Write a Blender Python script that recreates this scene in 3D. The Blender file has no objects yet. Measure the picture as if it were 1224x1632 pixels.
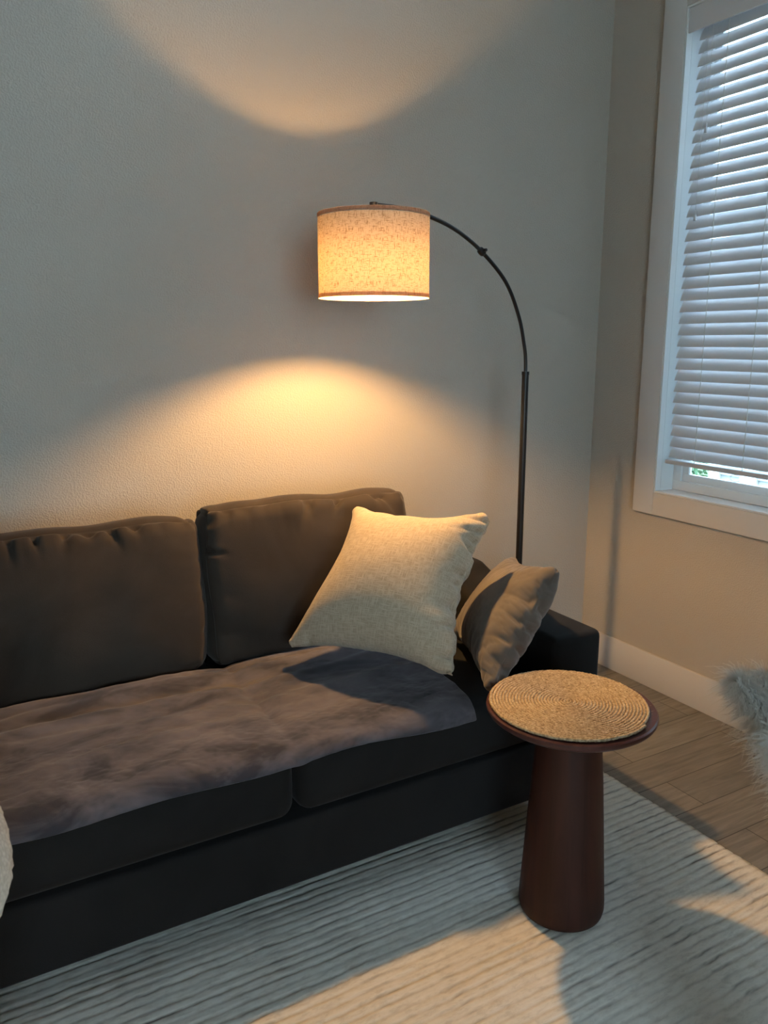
import bpy, bmesh, math, random
import numpy as np
from mathutils import Vector, Matrix, noise

random.seed(7)
sc = bpy.context.scene
COL = sc.collection

# ------------------------------------------------------------------ camera
F_PX = 1277.8
pitch, yaw, roll = math.radians(12.03), math.radians(29.78), math.radians(-0.066)
_fw = Vector((math.cos(pitch)*math.sin(yaw), math.cos(pitch)*math.cos(yaw), -math.sin(pitch)))
_rt = Vector((math.cos(yaw), -math.sin(yaw), 0))
_up = _rt.cross(_fw)
R2 = math.cos(roll)*_rt + math.sin(roll)*_up
U2 = -math.sin(roll)*_rt + math.cos(roll)*_up
CAM = Vector((0, 0, 1.45))
cd = bpy.data.cameras.new('camera')
cam = bpy.data.objects.new('camera', cd)
COL.objects.link(cam)
cd.sensor_fit = 'VERTICAL'; cd.sensor_height = 36.0
cd.lens = F_PX/1632*36.0
cam.matrix_world = Matrix(((R2.x, U2.x, -_fw.x, CAM.x), (R2.y, U2.y, -_fw.y, CAM.y), (R2.z, U2.z, -_fw.z, CAM.z), (0, 0, 0, 1)))
cd.clip_start = 0.02
cd.dof.use_dof = True; cd.dof.focus_distance = 2.3; cd.dof.aperture_fstop = 8.0
sc.camera = cam

# ------------------------------------------------------------------ exposure, world, light
sc.view_settings.view_transform = 'Standard'
sc.view_settings.look = 'None'
sc.view_settings.gamma = 1.0
sc.view_settings.use_curve_mapping = False
sc.view_settings.exposure = 0.0
SKY_STRENGTH = 14.5
SKY_ZEN = (0.50, 0.72, 1.0)
SKY_HOR = (0.62, 0.86, 1.0)
BULB_STRENGTH = 2450.0
BULB_COL = (1.0, 0.57, 0.21)
DAY_WIN2 = 0.3
DAY_WIN3 = 0.3
DAY_COL = (0.72, 0.88, 1.0)

w = bpy.data.worlds.new('overcast_sky'); sc.world = w; w.use_nodes = True
nt = w.node_tree; nt.nodes.clear()
_o = nt.nodes.new('ShaderNodeOutputWorld'); _b = nt.nodes.new('ShaderNodeBackground')
_tc = nt.nodes.new('ShaderNodeTexCoord'); _sp = nt.nodes.new('ShaderNodeSeparateXYZ'); _r = nt.nodes.new('ShaderNodeValToRGB')
nt.links.new(_tc.outputs['Generated'], _sp.inputs[0]); nt.links.new(_sp.outputs['Z'], _r.inputs[0])
_r.color_ramp.elements[0].position = 0.0; _r.color_ramp.elements[0].color = SKY_HOR + (1,)
_r.color_ramp.elements[1].position = 0.8; _r.color_ramp.elements[1].color = SKY_ZEN + (1,)
nt.links.new(_r.outputs[0], _b.inputs[0]); _b.inputs[1].default_value = SKY_STRENGTH
nt.links.new(_b.outputs[0], _o.inputs[0])

def area(name, loc, direction, sx, sy, power=0.0, col=(1, 1, 1), portal=False):
    l = bpy.data.lights.new(name, 'AREA'); l.shape = 'RECTANGLE'; l.size = sx; l.size_y = sy
    l.energy = power; l.color = col
    o = bpy.data.objects.new(name, l); COL.objects.link(o)
    o.rotation_euler = Vector(direction).to_track_quat('-Z', 'Y').to_euler(); o.location = loc
    if portal: l.cycles.is_portal = True
    return o

XR_ = 2.583
# fill daylight added at guessed, unseen windows behind the camera (right-hand and rear wall)
area('added_side_daylight', (2.76, -1.05, 1.65), (-1, 0, 0), 1.2, 1.7, DAY_WIN2, DAY_COL)
area('window_1_portal', (XR_+0.145, 1.604, 1.74), (-1, 0, 0), 1.30, 1.80, portal=True)
area('added_upper_window_portal', (XR_+0.145, 1.704, 3.54), (-1, 0, 0), 1.10, 1.12, portal=True)
area('added_rear_daylight', (-0.4, -3.18, 1.6), (0, 1, 0), 1.6, 1.6, DAY_WIN3, DAY_COL)

# ------------------------------------------------------------------ materials
def newmat(name):
    m = bpy.data.materials.new(name); m.use_nodes = True
    n = m.node_tree; b = n.nodes['Principled BSDF']
    return m, n, b

def N(n, kind, **kw):
    x = n.nodes.new(kind)
    for k, v in kw.items(): setattr(x, k, v)
    return x

def mat_simple(name, col, rough=0.5, metal=0.0, spec=0.5):
    m, n, b = newmat(name)
    b.inputs['Base Color'].default_value = (*col, 1); b.inputs['Roughness'].default_value = rough
    b.inputs['Metallic'].default_value = metal; b.inputs['Specular IOR Level'].default_value = spec
    return m

def tex_noise(n, scale, detail=3, rough=0.5, vec=None, dist=0.0):
    t = N(n, 'ShaderNodeTexNoise'); t.inputs['Scale'].default_value = scale; t.inputs['Detail'].default_value = detail
    t.inputs['Roughness'].default_value = rough; t.inputs['Distortion'].default_value = dist
    if vec: n.links.new(vec, t.inputs['Vector'])
    return t

def coords(n, scale=(1, 1, 1), rot=(0, 0, 0), kind='Object'):
    tc = N(n, 'ShaderNodeTexCoord'); mp = N(n, 'ShaderNodeMapping')
    mp.inputs['Scale'].default_value = scale; mp.inputs['Rotation'].default_value = rot
    n.links.new(tc.outputs[kind], mp.inputs['Vector']); return mp.outputs[0]

def ramp(n, src, stops):
    r = N(n, 'ShaderNodeValToRGB'); e = r.color_ramp.elements
    while len(e) < len(stops): e.new(0.5)
    for i, (p, c) in enumerate(stops):
        e[i].position = p; e[i].color = (*c, 1) if len(c) == 3 else c
    n.links.new(src, r.inputs[0]); return r

def bump(n, b, h, strength, dist=0.01, prev=None):
    u = N(n, 'ShaderNodeBump'); u.inputs['Strength'].default_value = strength; u.inputs['Distance'].default_value = dist
    n.links.new(h, u.inputs['Height'])
    if prev: n.links.new(prev.outputs[0], u.inputs['Normal'])
    n.links.new(u.outputs[0], b.inputs['Normal']); return u

def mat_wall(name, col):
    m, n, b = newmat(name)
    v = coords(n)
    t = tex_noise(n, 175, 2, 0.5, v); t2 = tex_noise(n, 1.2, 2, 0.5, v)
    r = ramp(n, t.outputs[0], [(0.38, (0, 0, 0)), (0.66, (1, 1, 1))])
    bump(n, b, r.outputs[0], 0.5, 0.0018)
    c = ramp(n, t2.outputs[0], [(0.3, tuple(x*0.97 for x in col)), (0.7, col)])
    n.links.new(c.outputs[0], b.inputs['Base Color'])
    b.inputs['Roughness'].default_value = 0.62; b.inputs['Specular IOR Level'].default_value = 0.25
    return m

def mat_velvet(name, col, col2, scale=4.0, sheen=0.35, sheen_col=(0.8, 0.75, 0.75), patch=None, b_str=0.25):
    m, n, b = newmat(name)
    v = coords(n)
    t = tex_noise(n, scale, 4, 0.55, v, 1.2)
    r = ramp(n, t.outputs[0], [(0.36, col), (0.64, col2)] if not patch else [(0.38, col), (0.50, tuple(a*0.45+b_*0.55 for a, b_ in zip(col, col2))), (0.55, tuple(a*0.3+b_*0.7 for a, b_ in zip(col, col2))), (0.62, col2)])
    if patch: t.inputs['Roughness'].default_value = 0.62; t.inputs['Distortion'].default_value = 0.5; n.links.new(coords(n, (0.8, 1.5, 1.5)), t.inputs['Vector'])
    n.links.new(r.outputs[0], b.inputs['Base Color'])
    b.inputs['Roughness'].default_value = 0.85; b.inputs['Specular IOR Level'].default_value = 0.15
    b.inputs['Sheen Weight'].default_value = sheen; b.inputs['Sheen Roughness'].default_value = 0.4
    b.inputs['Sheen Tint'].default_value = (*sheen_col, 1)
    f = tex_noise(n, 420, 2, 0.6, v)
    bump(n, b, f.outputs[0], b_str, 0.002)
    return m

def mat_linen(name, col, dark, freq=900.0, depth=0.0015, sx=1.0, sy=1.0):
    """woven cloth: two crossed sets of slubby threads, using the UV map of the piece"""
    m, n, b = newmat(name)
    v1 = coords(n, (freq*0.10*sx, freq*sy, 1), kind='UV'); v2 = coords(n, (freq*sx, freq*0.10*sy, 1), kind='UV')
    a = tex_noise(n, 1.0, 2, 0.6, v1); c = tex_noise(n, 1.0, 2, 0.6, v2)
    mx = N(n, 'ShaderNodeMath', operation='MAXIMUM'); n.links.new(a.outputs[0], mx.inputs[0]); n.links.new(c.outputs[0], mx.inputs[1])
    r = ramp(n, mx.outputs[0], [(0.42, dark), (0.62, col)])
    n.links.new(r.outputs[0], b.inputs['Base Color'])
    b.inputs['Roughness'].default_value = 0.9; b.inputs['Specular IOR Level'].default_value = 0.1
    b.inputs['Sheen Weight'].default_value = 0.15
    bump(n, b, mx.outputs[0], 0.7, depth)
    return m

def mat_wood(name, c1, c2, vec_scale, rough=0.4, freq=1.0, bstr=0.1):
    m, n, b = newmat(name)
    v = coords(n, vec_scale)
    t = tex_noise(n, freq, 5, 0.6, v, 0.6)
    r = ramp(n, t.outputs[0], [(0.3, c1), (0.7, c2)])
    n.links.new(r.outputs[0], b.inputs['Base Color']); b.inputs['Roughness'].default_value = rough; b.inputs['Specular IOR Level'].default_value = 0.3
    bump(n, b, t.outputs[0], bstr, 0.001)
    return m

WALL = mat_wall('painted_orange_peel_wall', (0.485, 0.435, 0.37))
CEIL = mat_wall('painted_ceiling', (0.70, 0.70, 0.68))
TRIM = mat_simple('white_trim_paint', (0.66, 0.64, 0.62), 0.38, 0, 0.4)
VINYL = mat_simple('white_window_vinyl', (0.78, 0.80, 0.80), 0.3)
BLIND = mat_simple('white_blind_slat', (0.72, 0.72, 0.74), 0.42)
CORD = mat_simple('white_cord', (0.75, 0.75, 0.72), 0.8)
BLACK = mat_simple('black_powder_coat', (0.012, 0.012, 0.013), 0.38, 0.3)
SOFA = mat_velvet('charcoal_velvet_shaded', (0.010, 0.0095, 0.009), (0.015, 0.0138, 0.013), 3.0, 0.09, (0.75, 0.72, 0.72))  # same velvet as the back cushions, darkened to carry the sofa front's shade
CUSH = mat_velvet('charcoal_velvet_cushion', (0.034, 0.026, 0.021), (0.048, 0.037, 0.029), 3.0, 0.16, (0.8, 0.72, 0.66))
BLANK = mat_velvet('mauve_grey_plush', (0.042, 0.038, 0.043), (0.128, 0.112, 0.120), 6.0, 0.45, (0.85, 0.8, 0.85), patch=1)
PILW = mat_linen('cream_linen', (0.50, 0.40, 0.285), (0.36, 0.28, 0.19), 330.0, 0.0014)
PILB = mat_velvet('taupe_velvet', (0.125, 0.105, 0.088), (0.165, 0.138, 0.112), 6.0, 0.35, (0.85, 0.8, 0.78))
TABW = mat_wood('walnut_stain', (0.026, 0.0070, 0.0038), (0.060, 0.0175, 0.0095), (26, 26, 1.6), 0.55, 1.0)
TABT = mat_wood('walnut_stain_top', (0.060, 0.022, 0.018), (0.110, 0.044, 0.036), (3, 40, 3), 0.3, 1.0)

def mat_floor():
    m, n, b = newmat('grey_oak_planks')
    v = coords(n)
    br = N(n, 'ShaderNodeTexBrick'); n.links.new(v, br.inputs['Vector'])
    br.offset = 0.37; br.inputs['Scale'].default_value = 1.0
    br.inputs['Brick Width'].default_value = 1.25; br.inputs['Row Height'].default_value = 0.15
    br.inputs['Mortar Size'].default_value = 0.0015; br.inputs['Mortar Smooth'].default_value = 0.1; br.inputs['Bias'].default_value = 0.0
    br.inputs['Color1'].default_value = (0.235, 0.215, 0.187, 1); br.inputs['Color2'].default_value = (0.18, 0.165, 0.145, 1)
    br.inputs['Mortar'].default_value = (0.04, 0.032, 0.026, 1)
    v2 = coords(n, (2.2, 30, 1))
    t = tex_noise(n, 1.0, 6, 0.62, v2, 1.5)
    r = ramp(n, t.outputs[0], [(0.3, (0.62, 0.62, 0.62)), (0.7, (1.2, 1.18, 1.15))])
    mx = N(n, 'ShaderNodeMix', data_type='RGBA', blend_type='MULTIPLY'); mx.inputs[0].default_value = 1.0
    n.links.new(br.outputs['Color'], mx.inputs[6]); n.links.new(r.outputs[0], mx.inputs[7])
    n.links.new(mx.outputs[2], b.inputs['Base Color']); b.inputs['Roughness'].default_value = 0.42
    u = bump(n, b, t.outputs[0], 0.15, 0.001)
    bump(n, b, br.outputs['Fac'], -0.4, 0.002, u)
    return m
FLOOR = mat_floor()

def mat_rug():
    m, n, b = newmat('cream_ribbed_wool')
    v = coords(n, (62, 100, 60))
    lp = N(n, 'ShaderNodeTexVoronoi'); lp.inputs['Scale'].default_value = 1.0; n.links.new(v, lp.inputs['Vector'])
    v2 = coords(n, (22, 60, 1)); t = tex_noise(n, 1.0, 5, 0.7, v2, 0.3)
    c = ramp(n, t.outputs[0], [(0.34, (0.62, 0.57, 0.48)), (0.50, (0.74, 0.69, 0.59)), (0.72, (0.80, 0.75, 0.66))])
    # grooves coloured darker, strongest in broken stretches
    v3 = coords(n, (7, 1, 1)); t3 = tex_noise(n, 1.0, 2, 0.5, v3)
    at = N(n, 'ShaderNodeAttribute'); at.attribute_name = 'groove'
    mt = N(n, 'ShaderNodeMath', operation='MULTIPLY')
    g = ramp(n, t3.outputs[0], [(0.50, (0.25, 0.25, 0.25)), (0.62, (1, 1, 1))])
    n.links.new(at.outputs['Fac'], mt.inputs[0]); n.links.new(g.outputs[0], mt.inputs[1])
    mx = N(n, 'ShaderNodeMix', data_type='RGBA'); n.links.new(mt.outputs[0], mx.inputs[0])
    n.links.new(c.outputs[0], mx.inputs[6]); mx.inputs[7].default_value = (0.13, 0.115, 0.10, 1)
    n.links.new(mx.outputs[2], b.inputs['Base Color'])
    b.inputs['Roughness'].default_value = 0.95; b.inputs['Specular IOR Level'].default_value = 0.05
    b.inputs['Sheen Weight'].default_value = 0.1
    bump(n, b, lp.outputs['Distance'], -1.0, 0.012)
    return m
RUG = mat_rug()

def mat_jute():
    m, n, b = newmat('braided_jute')
    v = coords(n); t = tex_noise(n, 170, 3, 0.7, v)
    c = ramp(n, t.outputs[0], [(0.30, (0.22, 0.14, 0.07)), (0.50, (0.46, 0.33, 0.185)), (0.72, (0.68, 0.54, 0.35))])
    n.links.new(c.outputs[0], b.inputs['Base Color']); b.inputs['Roughness'].default_value = 0.75
    bump(n, b, t.outputs[0], 0.6, 0.002)
    return m
JUTE = mat_jute()

def mat_shade(nm, dk, lt, tdk, tlt):
    m, n, b = newmat(nm)
    out = n.nodes['Material Output']
    v1 = coords(n, (60, 420, 1), kind='UV'); v2 = coords(n, (420, 50, 1), kind='UV')
    a = tex_noise(n, 1.0, 2, 0.7, v1); c = tex_noise(n, 1.0, 2, 0.7, v2)
    mn = N(n, 'ShaderNodeMath', operation='MINIMUM'); n.links.new(a.outputs[0], mn.inputs[0]); n.links.new(c.outputs[0], mn.inputs[1])
    r = ramp(n, mn.outputs[0], [(0.34, dk), (0.45, lt)])
    rt = ramp(n, mn.outputs[0], [(0.34, tdk), (0.45, tlt)])
    d = N(n, 'ShaderNodeBsdfDiffuse'); tr = N(n, 'ShaderNodeBsdfTranslucent'); ad = N(n, 'ShaderNodeAddShader')
    dc = N(n, 'ShaderNodeMix', data_type='RGBA', blend_type='MULTIPLY'); dc.inputs[0].default_value = 1; dc.inputs[7].default_value = (0.6, 0.6, 0.6, 1)
    n.links.new(r.outputs[0], dc.inputs[6]); n.links.new(dc.outputs[2], d.inputs[0]); n.links.new(rt.outputs[0], tr.inputs[0])
    n.links.new(d.outputs[0], ad.inputs[0]); n.links.new(tr.outputs[0], ad.inputs[1]); n.links.new(ad.outputs[0], out.inputs[0])
    n.nodes.remove(b)
    return m
SHADE = mat_shade('linen_lamp_shade', (0.36, 0.26, 0.15), (0.80, 0.68, 0.50), (0.011, 0.0058, 0.0024), (0.029, 0.0195, 0.0105))
SHTRIM = mat_shade('shade_edge_binding', (0.30, 0.20, 0.13), (0.42, 0.31, 0.22), (0.20, 0.12, 0.07), (0.34, 0.22, 0.14))

def mat_emit(name, col, s):
    m, n, b = newmat(name)
    b.inputs['Base Color'].default_value = (*col, 1); b.inputs['Emission Color'].default_value = (*col, 1); b.inputs['Emission Strength'].default_value = s
    return m
BULB = mat_emit('glowing_bulb', BULB_COL, BULB_STRENGTH)

def mat_glass():
    m, n, b = newmat('window_glass'); out = n.nodes['Material Output']
    t = N(n, 'ShaderNodeBsdfTransparent'); g = N(n, 'ShaderNodeBsdfGlossy'); g.inputs['Roughness'].default_value = 0.02
    f = N(n, 'ShaderNodeFresnel'); f.inputs[0].default_value = 1.45
    mx = N(n, 'ShaderNodeMixShader'); n.links.new(f.outputs[0], mx.inputs[0]); n.links.new(t.outputs[0], mx.inputs[1]); n.links.new(g.outputs[0], mx.inputs[2])
    n.links.new(mx.outputs[0], out.inputs[0]); n.nodes.remove(b); return m
GLASS = mat_glass()

def mat_boucle():
    m, n, b = newmat('cream_boucle')
    v = coords(n); t = N(n, 'ShaderNodeTexVoronoi'); t.inputs['Scale'].default_value = 150; n.links.new(v, t.inputs['Vector'])
    c = ramp(n, t.outputs['Distance'], [(0.0, (0.66, 0.60, 0.50)), (0.7, (0.45, 0.40, 0.32))])
    n.links.new(c.outputs[0], b.inputs['Base Color']); b.inputs['Roughness'].default_value = 0.95
    bump(n, b, t.outputs['Distance'], -0.9, 0.006); return m
BOUCLE = mat_boucle()
GRASSM = mat_simple('dried_pampas', (0.72, 0.67, 0.60), 0.8, 0, 0.1)
STEMM = mat_simple('dried_stem', (0.33, 0.26, 0.15), 0.7)
VASEM = mat_simple('matte_ceramic', (0.42, 0.39, 0.35), 0.6)

# ------------------------------------------------------------------ object helpers
def tag(o, label=None, cat=None, group=None, kind=None):
    if label: o['label'] = label
    if cat: o['category'] = cat
    if group: o['group'] = group
    if kind: o['kind'] = kind
    return o

def empty(name, loc, label, cat, group=None):
    o = bpy.data.objects.new(name, None); COL.objects.link(o); o.location = loc
    return tag(o, label, cat, group)

def link_mesh(name, verts, faces, mat, parent=None, smooth=True, uvs=None, world=True):
    """verts given in world space; the object's origin follows its parent"""
    off = Vector((0, 0, 0))
    if parent is not None and world:
        q = parent
        while q is not None: off = off + Vector(q.location); q = q.parent
    me = bpy.data.meshes.new(name)
    me.from_pydata([(float(v[0])-off.x, float(v[1])-off.y, float(v[2])-off.z) for v in verts], [], [tuple(int(i) for i in f) for f in faces])
    if uvs is not None:
        ul = me.uv_layers.new(name='UVMap')
        li = np.empty(len(me.loops), dtype=np.int32); me.loops.foreach_get('vertex_index', li)
        if isinstance(uvs, str): pass
        else: ul.data.foreach_set('uv', np.asarray(uvs, dtype=np.float32)[li].ravel())
    me.materials.append(mat)
    if smooth: me.polygons.foreach_set('use_smooth', [True]*len(me.polygons))
    me.update()
    o = bpy.data.objects.new(name, me); COL.objects.link(o)
    if parent is not None: o.parent = parent
    return o

class MB:
    def __init__(s): s.v = []; s.f = []
    def add(s, vs, fs):
        k = len(s.v); s.v += [tuple(v) for v in vs]; s.f += [tuple(i+k for i in f) for f in fs]; return s
    def box(s, a, b):
        x0, y0, z0 = a; x1, y1, z1 = b
        return s.add([(x0, y0, z0), (x1, y0, z0), (x1, y1, z0), (x0, y1, z0), (x0, y0, z1), (x1, y0, z1), (x1, y1, z1), (x0, y1, z1)],
                     [(0, 3, 2, 1), (4, 5, 6, 7), (0, 1, 5, 4), (1, 2, 6, 5), (2, 3, 7, 6), (3, 0, 4, 7)])
    def tube(s, pts, rad, seg=10, caps=True):
        pts = [Vector(p) for p in pts]; n = len(pts)
        rs = rad if isinstance(rad, (list, tuple)) else [rad]*n
        t0 = (pts[1]-pts[0]).normalized(); u = t0.orthogonal().normalized(); vs = []
        for i, p in enumerate(pts):
            t = (pts[min(i+1, n-1)]-pts[max(i-1, 0)]).normalized()
            u = (u-t*u.dot(t)).normalized(); wv = t.cross(u)
            for k in range(seg):
                a = 2*math.pi*k/seg; vs.append(p+(u*math.cos(a)+wv*math.sin(a))*rs[i])
        fs = [(i*seg+k, i*seg+(k+1) % seg, (i+1)*seg+(k+1) % seg, (i+1)*seg+k) for i in range(n-1) for k in range(seg)]
        if caps: fs += [tuple(range(seg))[::-1], tuple((n-1)*seg+k for k in range(seg))]
        return s.add(vs, fs)
    def lathe(s, prof, cx, cy, seg=64, close=False):
        n = len(prof); vs = []
        for r, z in prof:
            for k in range(seg):
                a = 2*math.pi*k/seg; vs.append((cx+r*math.cos(a), cy+r*math.sin(a), z))
        rng = range(n) if close else range(n-1)
        fs = [(i*seg+k, i*seg+(k+1) % seg, ((i+1) % n)*seg+(k+1) % seg, ((i+1) % n)*seg+k) for i in rng for k in range(seg)]
        if not close:
            if prof[0][0] > 1e-6: fs.append(tuple(range(seg))[::-1])
            if prof[-1][0] > 1e-6: fs.append(tuple((n-1)*seg+k for k in range(seg)))
        return s.add(vs, fs)
    def build(s, name, mat, parent=None, smooth=False, bevel=0.0, seg=2, auto=False):
        o = link_mesh(name, s.v, s.f, mat, parent, smooth)
        bm = bmesh.new(); bm.from_mesh(o.data)
        bmesh.ops.recalc_face_normals(bm, faces=bm.faces)
        if bevel: bmesh.ops.bevel(bm, geom=[e for e in bm.edges], offset=bevel, segments=seg, profile=0.5, affect='EDGES')
        bm.to_mesh(o.data); bm.free()
        if smooth or bevel:
            for p in o.data.polygons: p.use_smooth = True
            o.data.set_sharp_from_angle(angle=math.radians(40))
        return o

def struct(o): o['kind'] = 'structure'; return o

# ------------------------------------------------------------------ room shell
XR, YB = 2.583, 2.641          # inner faces of right wall and back wall
XL, YF, ZC = -2.6, -3.0, 4.9
WT = 0.15
struct(MB().box((XL-WT, YF-WT, -0.12), (XR+WT, YB+WT, 0)).build('floor', FLOOR))
struct(MB().box((XL-WT, YF-WT, ZC), (XR+WT, YB+WT, ZC+0.1)).build('ceiling', CEIL))
struct(MB().box((XL-WT, YB, 0), (XR+WT, YB+WT, ZC)).build('wall_back', WALL))
struct(MB().box((XL-WT, YF-WT, 0), (XL, YB, ZC)).build('wall_left', WALL))

def wall_with_holes(name, axis, c0, c1, a0, a1, holes):
    """axis 'x': wall occupying x c0..c1, running along y a0..a1; holes (lo, hi, z0, z1)"""
    cuts = sorted({a0, a1, *[h[0] for h in holes], *[h[1] for h in holes]}); m = MB()
    for lo, hi in zip(cuts[:-1], cuts[1:]):
        mid = (lo+hi)/2; h = sorted([q for q in holes if q[0] < mid < q[1]], key=lambda q: q[2])
        zs = [0]+[t for q in h for t in (q[2], q[3])]+[ZC]
        spans = list(zip(zs[::2], zs[1::2]))
        for z0, z1 in spans:
            if axis == 'x': m.box((c0, lo, z0), (c1, hi, z1))
            else: m.box((lo, c0, z0), (hi, c1, z1))
    o = m.build(name, WALL)
    bm = bmesh.new(); bm.from_mesh(o.data); bmesh.ops.remove_doubles(bm, verts=bm.verts, dist=1e-5); bm.to_mesh(o.data); bm.free()
    return struct(o)

W1 = (0.95, 2.258, 0.842, 2.640)        # opening of the window in the photo: y0,y1,z0,z1
W4 = (1.15, 2.258, 2.98, 4.10)          # unseen upper window above the frame, added for daylight from above
W2 = (-1.65, -0.45, 0.842, 2.55)  # unseen side window, guessed, opening for the added fill daylight
W3 = (-1.2, 0.4, 0.80, 2.40)  # unseen rear window, guessed, opening for the added fill daylight
wall_with_holes('wall_right', 'x', XR, XR+WT, YF-WT, YB, [W1, W2, W4])
wall_with_holes('wall_front', 'y', YF-WT, YF, XL, XR, [W3])

def window_x(name, Wd, sash=True):
    y0, y1, z0, z1 = Wd; cw = 0.104; t = 0.020
    root = empty(name, (XR, (y0+y1)/2, z0), None, None); struct(root)
    X0, X1 = XR-t, XR-0.0005
    MB().box((X0, y1, z0-cw+0.012), (X1, y1+cw, z1+cw)).build('side_casing', TRIM, root, bevel=0.002)
    MB().box((X0, y0-cw, z0-cw+0.012), (X1, y0, z1+cw)).build('side_casing', TRIM, root, bevel=0.002)
    MB().box((X0, y0+0.0005, z1), (X1, y1-0.0005, z1+cw)).build('head_casing', TRIM, root, bevel=0.002)
    MB().box((X0, y0+0.0005, z0-cw+0.012), (X1, y1-0.0005, z0)).build('apron_casing', TRIM, root, bevel=0.002)
    # jamb liner with a small inner step
    j = MB(); s = 0.008
    for a, e in ((XR-t+0.002, XR+0.012), (XR+0.016, XR+WT-0.002)):
        q = s if a < XR else s*0.55
        j.box((a, y1-q, z0+q), (e, y1-0.0005, z1-q)); j.box((a, y0+0.0005, z0+q), (e, y0+q, z1-q))
        j.box((a, y0+0.0005, z0+0.0005), (e, y1-0.0005, z0+q)); j.box((a, y0+0.0005, z1-q), (e, y1-0.0005, z1-0.0005))
    j.build('jamb_liner', VINYL, root, bevel=0.0008, seg=1)
    # vinyl frame and sashes
    fx0, fx1 = XR+0.085, XR+0.140; fwd = 0.038
    def ring(a, b, c, d, x0, x1, wd):
        m = MB(); m.box((x0, a, c), (x1, b, c+wd)); m.box((x0, a, d-wd), (x1, b, d)); m.box((x0, a, c+wd), (x1, a+wd, d-wd)); m.box((x0, b-wd, c+wd), (x1, b, d-wd)); return m
    e = 0.006
    fr = ring(y0+e, y1-e, z0+e, z1-e, fx0, fx1, fwd).build('window_frame', VINYL, root, bevel=0.002)
    ym = (y0+y1)/2; g0 = fwd+e
    for (a, b, xo) in ((ym-0.02, y1-g0-0.001, 0.010), (y0+g0+0.001, ym+0.02, 0.030)):
        sa = ring(a, b, z0+g0+0.001, z1-g0-0.001, fx0+xo, fx0+xo+0.018, 0.030).build('sash', VINYL, root, bevel=0.0015)
        MB().box((fx0+xo+0.007, a+0.029, z0+g0+0.03), (fx0+xo+0.011, b-0.029, z1-g0-0.03)).build('pane', GLASS, sa)
    return root
window_x('window_1', W1)
window_x('added_side_window', W2)
window_x('added_upper_window', W4)
# added rear window, unseen: plain frame, glass
r3 = struct(empty('added_rear_window', (-0.4, YF, W3[2]), None, None))
m = MB()
for a, b in (((W3[0]-0.1, W3[2]-0.1), (W3[1]+0.1, W3[2])), ((W3[0]-0.1, W3[3]), (W3[1]+0.1, W3[3]+0.1)), ((W3[0]-0.1, W3[2]), (W3[0], W3[3])), ((W3[1], W3[2]), (W3[1]+0.1, W3[3]))):
    m.box((a[0], YF+0.0005, a[1]), (b[0], YF+0.02, b[1]))
m.build('window_frame', TRIM, r3)
MB().box((W3[0], YF-0.10, W3[2]), (W3[1], YF-0.095, W3[3])).build('pane', GLASS, r3)

def baseboard(name, x0, y0, x1, y1):
    return struct(MB().box((x0, y0, 0.0005), (x1, y1, 0.149)).build(name, TRIM, bevel=0.002))
baseboard('baseboard_right', XR-0.014, YF+0.001, XR-0.0005, YB-0.0155)
baseboard('baseboard_back', XL+0.0155, YB-0.014, XR-0.001, YB-0.0005)
baseboard('baseboard_left', XL+0.0005, YF+0.001, XL+0.014, YB-0.0155)
baseboard('baseboard_front', XL+0.0155, YF+0.0005, XR-0.0155, YF+0.014)

# ------------------------------------------------------------------ rug (ribs are real relief)
def build_rug():
    x0, x1, y0, y1 = -1.5, 1.895, -0.75, 1.98
    nx, ny = 190, 620
    xs = np.linspace(x0, x1, nx); ys = np.linspace(y0, y1, ny)
    base = 0.010
    V = []; G = []
    pitchr = 0.027
    for j, y in enumerate(ys):
        for i, x in enumerate(xs):
            wob = 0.003*noise.noise(Vector((x*6, y*3, 0)))+0.0035*noise.noise(Vector((x*22, y*12, 3)))
            ph = ((y+wob)/pitchr) % 1.0
            line = math.floor((y+wob)/pitchr)
            g = math.exp(-((ph-0.5)/0.10)**2)
            st = 0.35+0.65*max(0.0, min(1.0, 0.5+1.2*noise.noise(Vector((x*2.5, line*7.3, 9)))))
            z = base - 0.0034*g*st + 0.0018*noise.noise(Vector((x*60, y*60, 1)))
            edge = min(x-x0, x1-x, y-y0, y1-y)
            if edge < 0.008: z -= (0.008-edge)*0.5
            yy = y; xx = x
            if i in (0, nx-1): xx += 0.0025*noise.noise(Vector((1.3, y*40, 5)))
            V.append((xx, yy, z)); G.append(g*st)
    F = [(j*nx+i, j*nx+i+1, (j+1)*nx+i+1, (j+1)*nx+i) for j in range(ny-1) for i in range(nx-1)]
    ring = [i for i in range(nx)]+[j*nx+nx-1 for j in range(1, ny)]+[(ny-1)*nx+i for i in range(nx-2, -1, -1)]+[j*nx for j in range(ny-2, 0, -1)]
    k = len(V)
    for r in ring: V.append((V[r][0], V[r][1], 0.0006)); G.append(0)
    n = len(ring)
    F += [(ring[a], k+a, k+(a+1) % n, ring[(a+1) % n]) for a in range(n)]
    F.append(tuple(k+a for a in range(n))[::-1])
    o = link_mesh('area_rug', V, F, RUG)
    a = o.data.attributes.new('groove', 'FLOAT', 'POINT'); a.data.foreach_set('value', np.array(G, dtype=np.float32))
    tag(o, 'large cream ribbed wool rug on the wood floor in front of the sofa', 'rug')
build_rug()

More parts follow.
